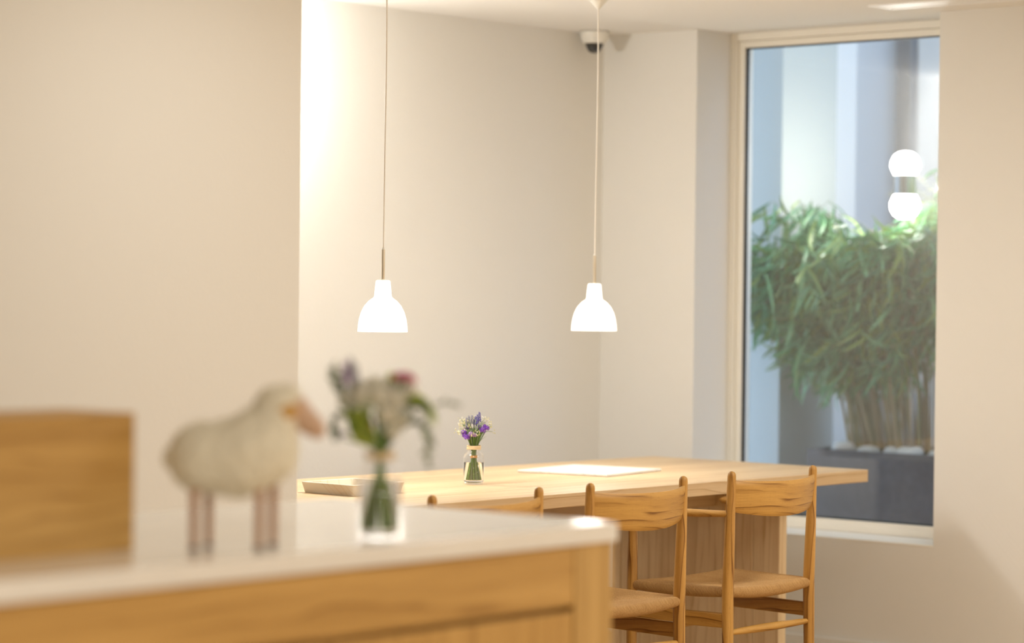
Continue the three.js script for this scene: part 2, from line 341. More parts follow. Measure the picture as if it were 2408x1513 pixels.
// ------------------------------------------------------------------ pendant lamps
const shadeGeo = lathe([[0.0, 0.1625], [0.018, 0.1625], [0.0225, 0.160], [0.0235, 0.155], [0.0275, 0.113], [0.0295, 0.108], [0.044, 0.098], [0.058, 0.082], [0.068, 0.062], [0.0745, 0.040], [0.0775, 0.018], [0.0785, 0.001], [0.0780, 0.0], [0.0765, 0.001], [0.0755, 0.018], [0.0725, 0.039], [0.066, 0.060], [0.056, 0.080], [0.042, 0.095], [0.0, 0.104]].reverse(), 56);
function pendant(x, z, lx, label) {
  const y0 = 1.224, t = thing('pendant_lamp', label, 'pendant lamp', [x, y0, z], 0, 'white pendant lamps over the table');
  part('lamp_shade', shadeGeo, M.opal, t);
  const st = part('stem', lathe([[0, 0.162], [0.0053, 0.162], [0.0053, 0.258], [0, 0.258]], 16), M.brass, t);
  part('stem_cap', new THREE.CylinderGeometry(0.0035, 0.0048, 0.006, 14).translate(0, 0.261, 0), M.plastic, st);
  const h = CEIL - y0, pts = curve([V(0, 0.262, 0), V(lx * 0.4, 0.55, 0), V(lx, 0.85, 0.0), V(lx * 0.6, h - 0.05, 0)], 24);
  part('cord', tube(pts, 0.0023, 8), M.cable, t);
  part('ceiling_cup', lathe([[0, h - 0.062], [0.006, h - 0.060], [0.026, h - 0.038], [0.042, h - 0.022], [0.046, h - 0.010], [0.046, h], [0, h]].map(([r, y]) => [r, y]), 36).translate(lx * 0.6, 0, 0), M.plastic, t);
  const l = new THREE.PointLight(LAMP_COLOR, 0.40); l.position.set(0, 0.045, 0); l.shadow.radius = 3.3; l.castShadow = true; t.add(l);
}
pendant(5.865, -5.635, 0.004, 'lit white pendant lamp nearer the partition wall, left of the pair');
pendant(6.912, -5.635, 0.006, 'lit white pendant lamp nearer the window, right of the pair');

// ------------------------------------------------------------------ things on the table
{
  const t = thing('serving_tray', 'shallow square alabaster tray at the near end of the dining table', 'tray', [5.662, TY, -5.558]);
  const w = 0.115, d = 0.111, hh = 0.031, k = 0.008;
  const ringShape = (w, d, r) => { const s = new THREE.Shape(); s.moveTo(-w + r, -d); s.lineTo(w - r, -d); s.quadraticCurveTo(w, -d, w, -d + r); s.lineTo(w, d - r); s.quadraticCurveTo(w, d, w - r, d); s.lineTo(-w + r, d); s.quadraticCurveTo(-w, d, -w, d - r); s.lineTo(-w, -d + r); s.quadraticCurveTo(-w, -d, -w + r, -d); return s; };
  const rim = ringShape(w, d, 0.014); rim.holes.push(ringShape(w - 0.011, d - 0.011, 0.009));
  const g = new THREE.ExtrudeGeometry(rim, { depth: hh, bevelEnabled: true, bevelSize: 0.0012, bevelThickness: 0.0012, bevelSegments: 2, curveSegments: 6 }); g.rotateX(-Math.PI / 2);
  const p = g.attributes.position; for (let i = 0; i < p.count; i++) { const f = 1 - k * 9 * (1 - clamp(p.getY(i) / hh, 0, 1)) * 0.9; p.setX(i, p.getX(i) * f); p.setZ(i, p.getZ(i) * f); }
  g.computeVertexNormals(); part('rim', grain(g.translate(0, 0.0012, 0), 'x', 0.3, 0.3), M.alabaster, t);
  part('base', grain(box(-w * 0.93, w * 0.93, 0.001, 0.009, -d * 0.93, d * 0.93, 0.003), 'x', 0.3, 0.3), M.alabaster, t);
}
{
  const g = grain(box(-0.192, 0.192, 0, 0.009, -0.178, 0.178, 0.003), 'x', 0.5, 0.5);
  const m = single('serving_board', g, M.marble, 'thin white square marble board lying turned on the table', 'board');
  m.position.set(6.952, TY + 0.0003, -5.678); m.rotation.y = 0.165;
}

// flowers
const F = {
  stem: std({ color: lin(0.15, 0.27, 0.05), roughness: 0.6 }), stemDark: std({ color: lin(0.17, 0.25, 0.11), roughness: 0.6 }),
  leaf: phy({ color: lin(0.16, 0.27, 0.04), roughness: 0.9, transmission: 0.3, thickness: 0, side: THREE.DoubleSide }), greyLeaf: std({ color: lin(0.26, 0.31, 0.20), roughness: 0.8, side: THREE.DoubleSide }),
  lime: phy({ color: lin(0.66, 0.78, 0.12), roughness: 0.95, transmission: 0.5, thickness: 0, side: THREE.DoubleSide }),
  purple: std({ color: lin(0.22, 0.06, 0.50), roughness: 0.7, side: THREE.DoubleSide }), lilac: std({ color: lin(0.42, 0.26, 0.55), roughness: 0.7, side: THREE.DoubleSide }),
  indigo: std({ color: lin(0.11, 0.09, 0.36), roughness: 0.7 }), greyBlue: std({ color: lin(0.30, 0.30, 0.38), roughness: 0.8 }),
  bud: std({ color: lin(0.72, 0.68, 0.36), roughness: 0.7 }), whiteBud: std({ color: lin(0.85, 0.83, 0.74), roughness: 0.7 }),
  cream: phy({ color: lin(0.95, 0.94, 0.87), roughness: 0.95, transmission: 0.5, thickness: 0, side: THREE.DoubleSide }), pink: std({ color: lin(0.68, 0.05, 0.19), roughness: 0.7, side: THREE.DoubleSide }),
  rust: std({ color: lin(0.35, 0.16, 0.03), roughness: 0.8 }), raffia: std({ color: lin(0.80, 0.64, 0.40), roughness: 0.8 }), band: std({ color: lin(0.62, 0.33, 0.12), roughness: 0.5 }),
  water: phy({ color: 0xffffff, roughness: 0, transmission: 1, thickness: 0.05, ior: 1.33 }), vase: phy({ color: 0xffffff, roughness: 0.0, transmission: 1, thickness: 0, ior: 1.5 }),
};
// a petalled blossom: rings of curved petals
function blossom(r, petals, rings, cup, seed) {
  const R = rng(seed), list = [];
  for (let q = 0; q < rings; q++) for (let i = 0; i < petals; i++) {
    const a = (i + q * 0.5) / petals * Math.PI * 2 + R() * 0.2, L = r * (1 - q * 0.22) * (0.9 + R() * 0.2), lift = cup + q * 0.32 + (R() - 0.5) * 0.15, w = r * 0.42;
    const pos = [], idx = [];
    for (let j = 0; j <= 4; j++) { const s = j / 4, half = w * Math.sin(Math.PI * (0.12 + 0.82 * s)) * 0.62, d = s * L; for (const e of [-1, 0, 1]) pos.push(d * Math.cos(lift), d * Math.sin(lift) - 0.25 * L * s * s + (e ? half * 0.25 : 0), e * half); }
    for (let j = 0; j < 4; j++) for (let e = 0; e < 2; e++) { const p = j * 3 + e; idx.push(p, p + 3, p + 1, p + 1, p + 3, p + 4); }
    const g = new THREE.BufferGeometry(); g.setAttribute('position', new THREE.Float32BufferAttribute(pos, 3)); g.setIndex(idx); g.computeVertexNormals(); g.rotateY(a); list.push(g);
  }
  return merge(list);
}
// a rounded head of small florets
function pompon(r, n, seed) {
  const R = rng(seed), f = [0, 1, 2].map((i) => blossom(r * 0.42, 5, 1, 0.15, seed + i)), list = [ball(r * 0.45, 1).scale(1, 0.8, 1)];
  for (let i = 0; i < n; i++) { const y = 1 - 1.55 * (i + 0.5) / n, q = Math.sqrt(1 - y * y), a = i * 2.39996, d = V(Math.cos(a) * q, y, Math.sin(a) * q); list.push(up(f[i % 3], d.clone().multiplyScalar(r * (0.72 + R() * 0.16)), d)); }
  return merge(list);
}
function leafBlade(L, w, bend, fold = 0.25) {
  const pos = [], idx = [], n = 6;
  for (let j = 0; j <= n; j++) { const s = j / n, half = w * Math.pow(Math.sin(Math.PI * Math.min(1, 0.06 + 0.94 * s)), 0.8) * (1 - 0.35 * s); for (const e of [-1, 0, 1]) pos.push(s * L * Math.cos(bend * s), -s * L * Math.sin(bend * s) + Math.abs(e) * half * fold, e * half); }
  for (let j = 0; j < n; j++) for (let e = 0; e < 2; e++) { const p = j * 3 + e; idx.push(p, p + 1, p + 3, p + 1, p + 4, p + 3); }
  const g = new THREE.BufferGeometry(); g.setAttribute('position', new THREE.Float32BufferAttribute(pos, 3)); g.setIndex(idx); g.computeVertexNormals(); return g;
}
const orient = (g, pos, dir, roll = 0) => { const m = new THREE.Matrix4().makeRotationFromQuaternion(new THREE.Quaternion().setFromUnitVectors(V(1, 0, 0), dir.clone().normalize()).multiply(new THREE.Quaternion().setFromAxisAngle(V(1, 0, 0), roll))); m.setPosition(pos); return g.clone().applyMatrix4(m); };
const up = (g, pos, dir) => { const m = new THREE.Matrix4().makeRotationFromQuaternion(new THREE.Quaternion().setFromUnitVectors(V(0, 1, 0), dir.clone().normalize())); m.setPosition(pos); return g.clone().applyMatrix4(m); };
const ball = (r, d = 1) => new THREE.IcosahedronGeometry(r, d);
function spike(L, r, seed) { const R = rng(seed), list = []; for (let i = 0; i < 26; i++) { const s = (i + R() * 0.8) / 26, a = i * 2.4 + R(), q = r * (1 - 0.65 * s); list.push(ball(r * 0.42 * (1 - 0.4 * s), 0).translate(Math.cos(a) * q * 0.8, s * L, Math.sin(a) * q * 0.8)); } return merge(list); }

function glassVase(label, pos, turn, R, H, neck, shoulder, waterY) {
  const t = thing('glass_vase', label, 'vase', pos, turn);
  const outer = [[0.001, 0.0], [R * 0.88, 0.0], [R * 0.97, 0.003], [R, 0.008], [R, shoulder - 0.012], [R * 0.96, shoulder - 0.004], [R * 0.84, shoulder + 0.004], [neck * 1.06, shoulder + 0.010], [neck, shoulder + 0.016], [neck, H - 0.008], [neck * 1.1, H - 0.005], [neck * 1.1, H - 0.001], [neck * 1.03, H]];
  const inner = outer.map(([r, y]) => [Math.max(0.001, r - 0.0028), Math.max(0.005, y)]).reverse();
  part('glass', lathe([...outer, ...inner], 48), F.vase, t);
  part('water', lathe([[0.001, 0.0055], [R * 0.9 - 0.003, 0.0055], [R - 0.0024, 0.010], [R - 0.0024, waterY], [0.001, waterY]], 48), F.water, t);
  const tw = []; for (let k = 0; k < 4; k++) { const pts = []; for (let i = 0; i <= 24; i++) { const a = i / 24 * Math.PI * 2; pts.push(V(Math.cos(a) * (neck + 0.0022), shoulder + 0.018 + k * 0.0036 + Math.sin(a + k) * 0.0012, Math.sin(a) * (neck + 0.0022))); } tw.push(tube(pts, 0.0019, 6)); }
  part('raffia_tie', merge(tw), F.raffia, t);
  return t;
}
// the vase and posy on the table
{
  const p = [6.212, TY + 0.0003, -5.556], a = -THREE.MathUtils.degToRad(49);
  glassVase('small clear glass vase tied with raffia standing on the dining table', p, a, 0.0342, 0.126, 0.0195, 0.094, 0.070);
  const b = thing('flower_posy', 'small posy of purple and lavender flowers in the vase on the dining table', 'flowers', [p[0], p[1] + 0.012, p[2]], a);
  const R = rng(91);
  for (let i = 0; i < 28; i++) {
    const an = i * 2.4, s = Math.sqrt((i + 0.5) / 28), bx = Math.cos(an) * 0.016 * s, bz = Math.sin(an) * 0.016 * s, tx = Math.cos(an) * 0.040 * s, tz = Math.sin(an) * 0.034 * s;
    part('stem', tube(curve([V(bx * 1.15, 0.001, bz * 1.1), V(bx * 0.55, 0.06, bz * 0.55), V(bx * 0.5, 0.10, bz * 0.5), V(tx, 0.155 + R() * 0.012, tz)], 10), 0.0019, 6), i % 3 ? F.stem : F.stemDark, b);
  }
  part('binding', new THREE.CylinderGeometry(0.0115, 0.0115, 0.008, 20, 1, true).translate(0, 0.076, 0), F.band, b);
  for (const [x, y, z, m, r] of [[-0.032, 0.166, 0.018, 'purple', 0.011], [-0.022, 0.151, 0.026, 'purple', 0.011], [-0.030, 0.156, 0.020, 'purple', 0.009], [-0.010, 0.161, 0.030, 'lilac', 0.010], [0.002, 0.158, 0.026, 'lilac', 0.009], [0.028, 0.174, 0.022, 'purple', 0.012], [0.041, 0.180, 0.012, 'purple', 0.010], [0.034, 0.186, 0.006, 'purple', 0.008], [-0.024, 0.178, -0.014, 'purple', 0.010], [0.016, 0.182, -0.022, 'purple', 0.010]])
    part('flower_head', up(pompon(r, 18, 50 + Math.round(x * 1e3)), V(x, y - 0.012, z), V(x * 6, 1, z * 12)), F[m], b);
  { const g = []; for (let i = 0; i < 90; i++) { const u = R() * 6.28, q = Math.sqrt(R()) * 0.030; g.push(orient(leafBlade(0.012 + R() * 0.01, 0.0022, 0.3), V(Math.cos(u) * q, 0.140 + R() * 0.045, Math.sin(u) * q * 0.8 + 0.004), V(Math.cos(u) * 0.6, 1, Math.sin(u) * 0.6), u)); } part('filler_leaves', merge(g), F.greyLeaf, b).userData = { kind: 'stuff' }; }
  for (const [x, y, z, m, tx] of [[-0.016, 0.178, 0.0, 'greyBlue', -0.004], [-0.022, 0.172, 0.008, 'greyBlue', -0.01], [0.010, 0.182, 0.002, 'indigo', 0.004], [0.016, 0.190, 0.0, 'indigo', 0.004], [0.004, 0.176, -0.01, 'indigo', 0], [-0.006, 0.180, -0.008, 'greyBlue', -0.002]])
    part('lavender_spike', up(spike(0.030, 0.0065, 3 + x * 1e3), V(x, y, z + 0.008), V(tx * 8, 1, 0)), F[m], b);
  const tw = [], buds = [], wb = [];
  for (let i = 0; i < 34; i++) {
    const an = R() * 6.28, s = 0.35 + 0.65 * Math.sqrt(R()), o = V(Math.cos(an) * 0.014, 0.125 + R() * 0.02, Math.sin(an) * 0.012), e = V(Math.cos(an) * 0.062 * s, 0.150 + R() * 0.065 * (1.1 - 0.5 * s), Math.sin(an) * 0.045 * s);
    tw.push(tube(curve([o, o.clone().lerp(e, 0.6).add(V(0, 0.006, 0)), e], 6), 0.0006, 4));
    for (let k = 0; k < 6; k++) (R() < 0.7 ? buds : wb).push(ball(0.0012 + R() * 0.0009, 0).scale(1, 1.6, 1).translate(e.x + (R() - 0.5) * 0.018, e.y + (R() - 0.4) * 0.018, e.z + (R() - 0.5) * 0.018));
  }
  part('sprig_twigs', merge(tw), F.stem, b);
  Object.assign(part('buds', merge(buds), F.bud, b).userData, { kind: 'stuff' }); Object.assign(part('white_buds', merge(wb), F.whiteBud, b).userData, { kind: 'stuff' });
  for (let i = 0; i < 12; i++) { const an = i * 2.1; part('leaf', orient(leafBlade(0.045, 0.0045, 0.3), V(Math.cos(an) * 0.010, 0.112, Math.sin(an) * 0.010), V(Math.cos(an) * 0.55, 1, Math.sin(an) * 0.45), an), F.leaf, b); }
}

// ------------------------------------------------------------------ white counter in the foreground
const CY = 0.92, CXR = 3.822, CZF = -3.05, CZB = -3.81;
{
  const t = thing('oak_counter', 'long oak service counter base under the white worktop', 'counter', [0, 0, 0]);
  const zf = CZF - 0.012, xr = CXR - 0.004, xl = 0.6;
  part('carcass', grain(box(xl, xr - 0.002, 0.08, CY - 0.036, CZB + 0.02, zf - 0.024), 'x', 0.9, 0.36), M.counter, t);
  part('apron_panel', grain(box(xl, xr - 0.112, 0.772, CY - 0.038, zf - 0.022, zf, 0.002), 'x', 1.1, 0.3, 0.2, 0.1), M.counter, t);
  for (let i = 0; i < 4; i++) { const w = (xr - 0.112 - xl) / 4; part('door_panel', grain(box(xl + i * w + (i ? 0.0015 : 0), xl + (i + 1) * w - 0.0015, 0.1, 0.760, zf - 0.022, zf - 0.001, 0.002), 'y', 1.1, 0.36, i * 0.4, i * 0.3), M.counter, t); }
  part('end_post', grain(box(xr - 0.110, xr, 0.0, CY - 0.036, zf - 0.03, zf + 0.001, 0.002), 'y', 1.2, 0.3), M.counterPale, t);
  part('plinth', box(xl, xr - 0.05, 0, 0.08, CZB + 0.06, zf - 0.06), M.counter, t);
}
single('counter_worktop', grain(box(0.55, CXR, CY - 0.036, CY, CZB, CZF, 0.004), 'x', 1, 1), M.stone, 'polished white stone worktop on the oak counter', 'worktop');

// oak box standing on the counter
{
  const t = thing('oak_box', 'tall oak box standing on the left of the white counter', 'box', [2.40, CY, -3.36]);
  const w = 0.418, h = 0.226, d = 0.09;
  part('front_panel', grain(box(-w, w, 0.0, h - 0.014, d - 0.016, d, 0.002), 'x', 1, 0.3, 0.3, 0.5), M.counter, t);
  part('back_panel', grain(box(-w, w, 0.0, h - 0.014, -d, -d + 0.016, 0.002), 'x', 1, 0.3), M.counter, t);
  for (const s of [-1, 1]) part('side_panel', grain(box(s > 0 ? w - 0.016 : -w, s > 0 ? w : -w + 0.016, 0, h - 0.014, -d + 0.016, d - 0.016, 0.001), 'y', 1, 0.3), M.counter, t);
  part('top_panel', grain(box(-w, w, h - 0.014, h, -d, d, 0.002), 'x', 1, 0.3, 0.6, 0.2), M.counter, t);
}

// toy sheep
{
  const t = thing('toy_sheep', 'woolly cream toy sheep with tan face standing on the white counter', 'toy sheep', [2.951, CY, -3.171], -THREE.MathUtils.degToRad(49) + 0.12);
  const nz = (x, y, z) => (pn(x * 170, y * 170 + z * 93, 997, 997, 3) - 0.5) * 0.0045 + (pn(x * 75 + z * 40, y * 75, 997, 997, 5) - 0.5) * 0.004;
  const body = sdfMesh((x, y, z) => {
    const p = V(x, y, z * 0.92);
    let d = capsule(p, V(-0.050, 0.152, 0), 0.061, V(0.004, 0.150, 0), 0.062);
    d = smin(d, capsule(p, V(0.004, 0.150, 0), 0.060, V(0.050, 0.158, 0), 0.047), 0.02);
    d = smin(d, capsule(p, V(0.040, 0.170, 0), 0.047, V(0.068, 0.236, 0), 0.035), 0.05);
    d = smin(d, capsule(p, V(0.070, 0.240, 0), 0.033, V(0.088, 0.253, 0), 0.021), 0.012);
    return d + nz(x + 1, y + 1, z + 1);
  }, V(-0.125, 0.07, -0.08), V(0.135, 0.29, 0.08), 0.0045);
  const body2 = part('woolly_body', body, std({ color: lin(0.83, 0.805, 0.68), roughness: 1 }), t);
  const skin = std({ color: lin(0.64, 0.45, 0.33), roughness: 0.65 });
  const face = sdfMesh((x, y, z) => {
    const p = V(x, y, z); let d = capsule(p, V(0.096, 0.231, 0), 0.0275, V(0.130, 0.203, 0), 0.0165);
    return smin(d, capsule(p, V(0.127, 0.206, 0), 0.0165, V(0.137, 0.196, 0), 0.0115), 0.01);
  }, V(0.06, 0.17, -0.035), V(0.155, 0.275, 0.035), 0.003);
  const fc = part('face', face, skin, t);
  for (const s of [-1, 1]) {
    part('eye', ball(0.0028, 2).translate(0.112, 0.231, s * 0.0185), M.blackPlastic, fc);
    const e = new THREE.SphereGeometry(0.017, 20, 14); e.scale(1.1, 0.72, 0.32); e.rotateZ(0.35); e.rotateY(s * 0.25); e.translate(0.084, 0.229, s * 0.036);
    part('ear', e, std({ color: lin(0.62, 0.36, 0.09), roughness: 0.6 }), fc);
  }
  const wood = std({ color: lin(0.42, 0.22, 0.11), roughness: 0.55 }), hoof = std({ color: lin(0.10, 0.07, 0.05), roughness: 0.6 });
  for (const [x, z] of [[-0.067, 0.028], [-0.043, -0.028], [0.040, 0.028], [0.064, -0.026]]) {
    const l = part('leg', new THREE.CylinderGeometry(0.0080, 0.0066, 0.108, 14).translate(x, 0.058, z), wood, t);
    part('hoof', new THREE.CylinderGeometry(0.0068, 0.0078, 0.007, 14).translate(x, 0.0035, z), hoof, l);
  }
  part('tail', new THREE.SphereGeometry(0.013, 16, 12).scale(0.7, 1.4, 0.8).translate(-0.111, 0.150, 0), body2.material, t);
}

// the vase and bouquet on the counter
{
  const p = [3.266, CY, -3.140], a = -THREE.MathUtils.degToRad(49);
  glassVase('tall clear glass vase tied with raffia standing on the white counter', p, a, 0.0375, 0.160, 0.023, 0.120, 0.10);
  const b = thing('flower_bouquet', 'loose bouquet of cream, pink and purple flowers in the counter vase', 'flowers', [p[0], p[1] + 0.012, p[2]], a);
  const R = rng(17), root = V(0, 0.13, 0);
  const stem = (e, m = F.stem, r = 0.0021) => { const bx = (R() - 0.5) * 0.052, bz = (R() - 0.5) * 0.03; return part('stem', tube(curve([V(bx, 0.002, bz), V(bx * 0.5, 0.07, bz * 0.5), V(e.x * 0.12, 0.14, e.z * 0.12), V(e.x * 0.6, 0.14 + (e.y - 0.14) * 0.65, e.z * 0.6), e], 14), r, 6), m, b); };
  const head = (x, y, z, r, n, rings, cup, m, seed) => { const e = V(x, y - 0.012, z); stem(e.clone().add(V(0, -0.004, 0))); return part('flower_head', up(n > 8 ? pompon(r, 46, seed) : blossom(r, n, rings, cup, seed), e, V(x * 5, 1, z * 5 + 0.2)), F[m], b); };
  [[-0.058, 0.240, 0.0, 0.020], [-0.030, 0.246, 0.018, 0.021], [-0.002, 0.246, 0.026, 0.021], [0.026, 0.242, 0.022, 0.021], [0.054, 0.244, 0.004, 0.021], [-0.040, 0.258, -0.016, 0.020], [-0.012, 0.264, -0.014, 0.021], [0.018, 0.264, -0.014, 0.021], [0.044, 0.258, -0.022, 0.020], [0.012, 0.218, 0.036, 0.020], [0.034, 0.208, 0.016, 0.018], [0.022, 0.188, 0.024, 0.016]].forEach(([x, y, z, r], i) => head(x, y, z, r, 11, 3, 0.25, 'cream', 40 + i));
  head(0.044, 0.282, 0.0, 0.023, 8, 3, 0.1, 'pink', 61); head(0.034, 0.283, 0.006, 0.020, 8, 3, 0.1, 'pink', 62); part('flower_head', up(ball(0.008, 1), V(0.018, 0.270, 0), V(0, 1, 0)), F.lime, b); stem(V(0.018, 0.266, 0));
  for (const [x, y, z] of [[-0.050, 0.268, 0], [-0.058, 0.262, 0.01], [-0.042, 0.258, -0.008]]) { part('lavender_spike', up(spike(0.042, 0.0075, 9), V(x, y - 0.006, z), V(x * 2, 1, 0)), x < -0.05 ? F.lilac : F.greyBlue, b); stem(V(x, y - 0.006, z), F.stemDark, 0.0016); }
  head(-0.040, 0.254, 0.012, 0.013, 7, 2, 0.5, 'lilac', 71); head(-0.062, 0.178, 0.01, 0.012, 7, 2, 0.5, 'lilac', 72);
  // grey-green sprigs left, lime leaves, drooping right-hand leaves
  const sprig = (pts, L, w, m, n, name = 'sprig') => { const c = curve(pts, 16), list = [tube(c, 0.0013, 5)]; for (let i = 4; i <= 16; i++) for (const s of [-1, 1]) for (let q = 0; q < n; q++) { const t = c[i].clone().sub(c[i - 1]).normalize(); list.push(orient(leafBlade(L * (0.7 + R() * 0.5), w, 0.5), c[i], t.clone().multiplyScalar(0.7).add(V((R() - 0.5) * 0.9, (R() - 0.5) * 0.5, s * 0.8)), R() * 6)); } return part(name, merge(list), F[m], b); };
  sprig([root, V(-0.05, 0.21, 0.01), V(-0.078, 0.26, 0.0), V(-0.082, 0.285, 0)], 0.022, 0.006, 'greyLeaf', 1);
  sprig([root, V(-0.04, 0.21, -0.01), V(-0.066, 0.25, -0.01), V(-0.060, 0.275, -0.01)], 0.022, 0.006, 'greyLeaf', 1);
  sprig([root, V(-0.05, 0.20, 0.015), V(-0.078, 0.200, 0.01), V(-0.080, 0.168, 0.01)], 0.020, 0.006, 'greyLeaf', 1);
  sprig([root, V(0.05, 0.19, 0.0), V(0.078, 0.178, 0.01), V(0.083, 0.118, 0.01)], 0.024, 0.006, 'greyLeaf', 1);
  sprig([root, V(0.06, 0.20, 0.0), V(0.11, 0.225, 0.0), V(0.134, 0.222, 0)], 0.014, 0.004, 'greyLeaf', 1);
  for (let i = 0; i < 22; i++) { const s = i / 22; part('leaf', orient(leafBlade(0.052 + R() * 0.02, 0.011, 0.7), V(-0.006 - R() * 0.020, 0.148 + R() * 0.028, 0.028 + R() * 0.020), V(-0.45 - s * 0.5, 0.75 - s * 0.2, 0.35 * (R() + 0.1)), R() * 2), i % 5 ? F.lime : F.leaf, b); }
  for (let i = 0; i < 18; i++) part('leaf', orient(leafBlade(0.055 + R() * 0.02, 0.012, 0.95), V(0.044 + R() * 0.016, 0.222 + R() * 0.014, 0.024 + R() * 0.02), V(0.9, 0.28 - R() * 0.35, (R() - 0.4) * 0.5), (R() - 0.5) * 1.4), i % 4 ? F.lime : F.leaf, b);
  stem(V(0.052, 0.216, 0)); stem(V(0.058, 0.214, 0.006), F.stemDark);
  for (const [x, y, z] of [[-0.026, 0.200, 0.024], [-0.018, 0.188, 0.03], [-0.032, 0.192, 0.018]]) part('berry', ball(0.008, 1).translate(x, y, z), F.rust, b);
  for (let i = 0; i < 6; i++) stem(V((R() - 0.5) * 0.03, 0.19 + R() * 0.02, (R() - 0.3) * 0.03), i % 2 ? F.greyLeaf : F.stem, 0.0024);
}

// ------------------------------------------------------------------ courtyard behind the window
const C = {
  pave: std({ color: lin(0.45, 0.45, 0.44), roughness: 0.9 }), wall: std({ color: lin(0.80, 0.80, 0.78), roughness: 0.9, bumpMap: paintBump, bumpScale: 0.001 }),
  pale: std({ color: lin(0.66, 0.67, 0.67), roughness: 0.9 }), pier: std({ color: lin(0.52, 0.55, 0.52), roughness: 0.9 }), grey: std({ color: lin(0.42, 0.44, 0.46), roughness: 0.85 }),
  planter: std({ map: dataTex(256, 256, (u, v) => { const k = pn(u * 7, v * 7, 7, 7, 21) * 0.5 + pn(u * 40, v * 40, 40, 40, 22) * 0.5; const q = 0.40 + 0.08 * (k - 0.5); return [q, q * 1.0, q * 1.02]; }), roughness: 0.75 }),
  hole: std({ color: lin(0.015, 0.015, 0.015), roughness: 0.9 }), soil: std({ color: lin(0.045, 0.035, 0.025), roughness: 1 }), stone: std({ color: lin(0.78, 0.78, 0.74), roughness: 0.75 }),
  culm: std({ color: lin(0.36, 0.29, 0.15), roughness: 0.55 }), culm2: std({ color: lin(0.20, 0.21, 0.09), roughness: 0.55 }),
};
C.leaves = [[0.15, 0.43, 0.20], [0.24, 0.54, 0.26], [0.28, 0.42, 0.10], [0.12, 0.30, 0.16]].map((c) => phy({ color: lin(...c), roughness: 0.4, transmission: 0.25, thickness: 0, side: THREE.DoubleSide }));
struct('ground_courtyard', box(8.46, 14, -0.2, 0, -12, 6), C.pave, 'pale courtyard paving outside the window');
struct('wall_courtyard_back', box(11.6, 11.8, 0, 5.2, -12, 6), C.wall, 'white rendered wall at the back of the courtyard');
struct('wall_courtyard_side', box(8.46, 11.6, 0, 5.2, -9.2, -9.0), C.wall, 'white rendered side wall of the courtyard');
struct('wall_facade', box(8.20, 8.46, CEIL + 0.2, 5.2, -12, 6), C.wall, 'white rendered facade above the window');
struct('pillar_1', box(9.3, 9.72, 0, 5.2, -7.6, -6.537), C.pier, 'grey green rendered pier nearest the window');
struct('pillar_2', box(9.72, 10.1, 0, 5.2, -7.6, -6.685), C.wall, 'white rendered pier beside the planter');
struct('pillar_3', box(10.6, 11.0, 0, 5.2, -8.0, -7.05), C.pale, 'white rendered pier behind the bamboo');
struct('pillar_4', box(10.9, 11.2, 0, 5.2, -6.858, -4.5), C.wall, 'white rendered wall behind the bamboo on the right');
struct('wall_low', box(10.15, 10.35, 0, 0.90, -6.80, -6.42), C.grey, 'low grey concrete wall behind the planter');
// downpipes and duct on the back wall
const pipe = (x, z, r, label) => { const t = thing('downpipe', label, 'pipe', [x, 0, z], 0, 'steel pipes on the courtyard wall'); part('tube', new THREE.CylinderGeometry(r, r, 4.0, 32).translate(0, 2.0, 0), M.steel, t); for (const y of [1.0, 1.95, 3.2]) part('bracket', lathe([[r, y - 0.015], [r + 0.006, y - 0.015], [r + 0.006, y + 0.015], [r, y + 0.015]], 32), C.grey, t); return t; };
pipe(11.45, -7.378, 0.03, 'thin steel downpipe on the white courtyard wall');
pipe(11.40, -7.145, 0.062, 'wide polished steel duct on the white courtyard wall');
{ const t = thing('wall_duct', 'flat grey boxed duct beside the steel downpipes', 'duct', [11.5, 0, -7.52]); part('casing', box(-0.1, 0.1, 0, 4.0, -0.055, 0.055, 0.006), C.pale, t); part('joint_band', box(-0.106, 0.0, 1.88, 1.90, -0.062, 0.062), C.grey, t); part('joint_band', box(-0.106, 0.0, 1.83, 1.85, -0.062, 0.062), C.grey, t); }
// up and down light on a slim post
{
  const t = thing('garden_lamp', 'bright up and down lamp among the bamboo tops outside the window', 'garden lamp', [9.36, 0, -5.945]);
  const y = 1.826;
  part('post', new THREE.CylinderGeometry(0.014, 0.014, y - 0.03 - 0.60, 18).translate(0.075, (y - 0.03 + 0.60) / 2, 0), M.steel, t);
  part('body', new THREE.CylinderGeometry(0.047, 0.047, 0.085, 32).translate(0, y, 0), std({ color: lin(0.25, 0.27, 0.27), metalness: 1, roughness: 0.15 }), t);
  part('bracket', box(0, 0.085, y - 0.06, y - 0.02, -0.012, 0.012, 0.003), M.steel, t);
  const glow = std({ color: lin(0.8, 0.8, 0.8), roughness: 0.4, emissive: lin(1, 0.97, 0.92), emissiveIntensity: 9 });
  for (const s of [-1, 1]) {
    part('lamp_glass', lathe([[0.001, 0.10], [0.028, 0.096], [0.048, 0.082], [0.060, 0.058], [0.062, 0.034], [0.047, 0.0], [0.001, 0.0]].reverse(), 32).scale(1, s, 1).translate(0, y + s * 0.0425, 0), glow, t);
    const l = new THREE.PointLight(lin(1, 0.95, 0.88), 0.5); l.position.set(0, y + s * 0.085, 0); l.shadow.radius = 2; l.castShadow = true; t.add(l);
  }
}
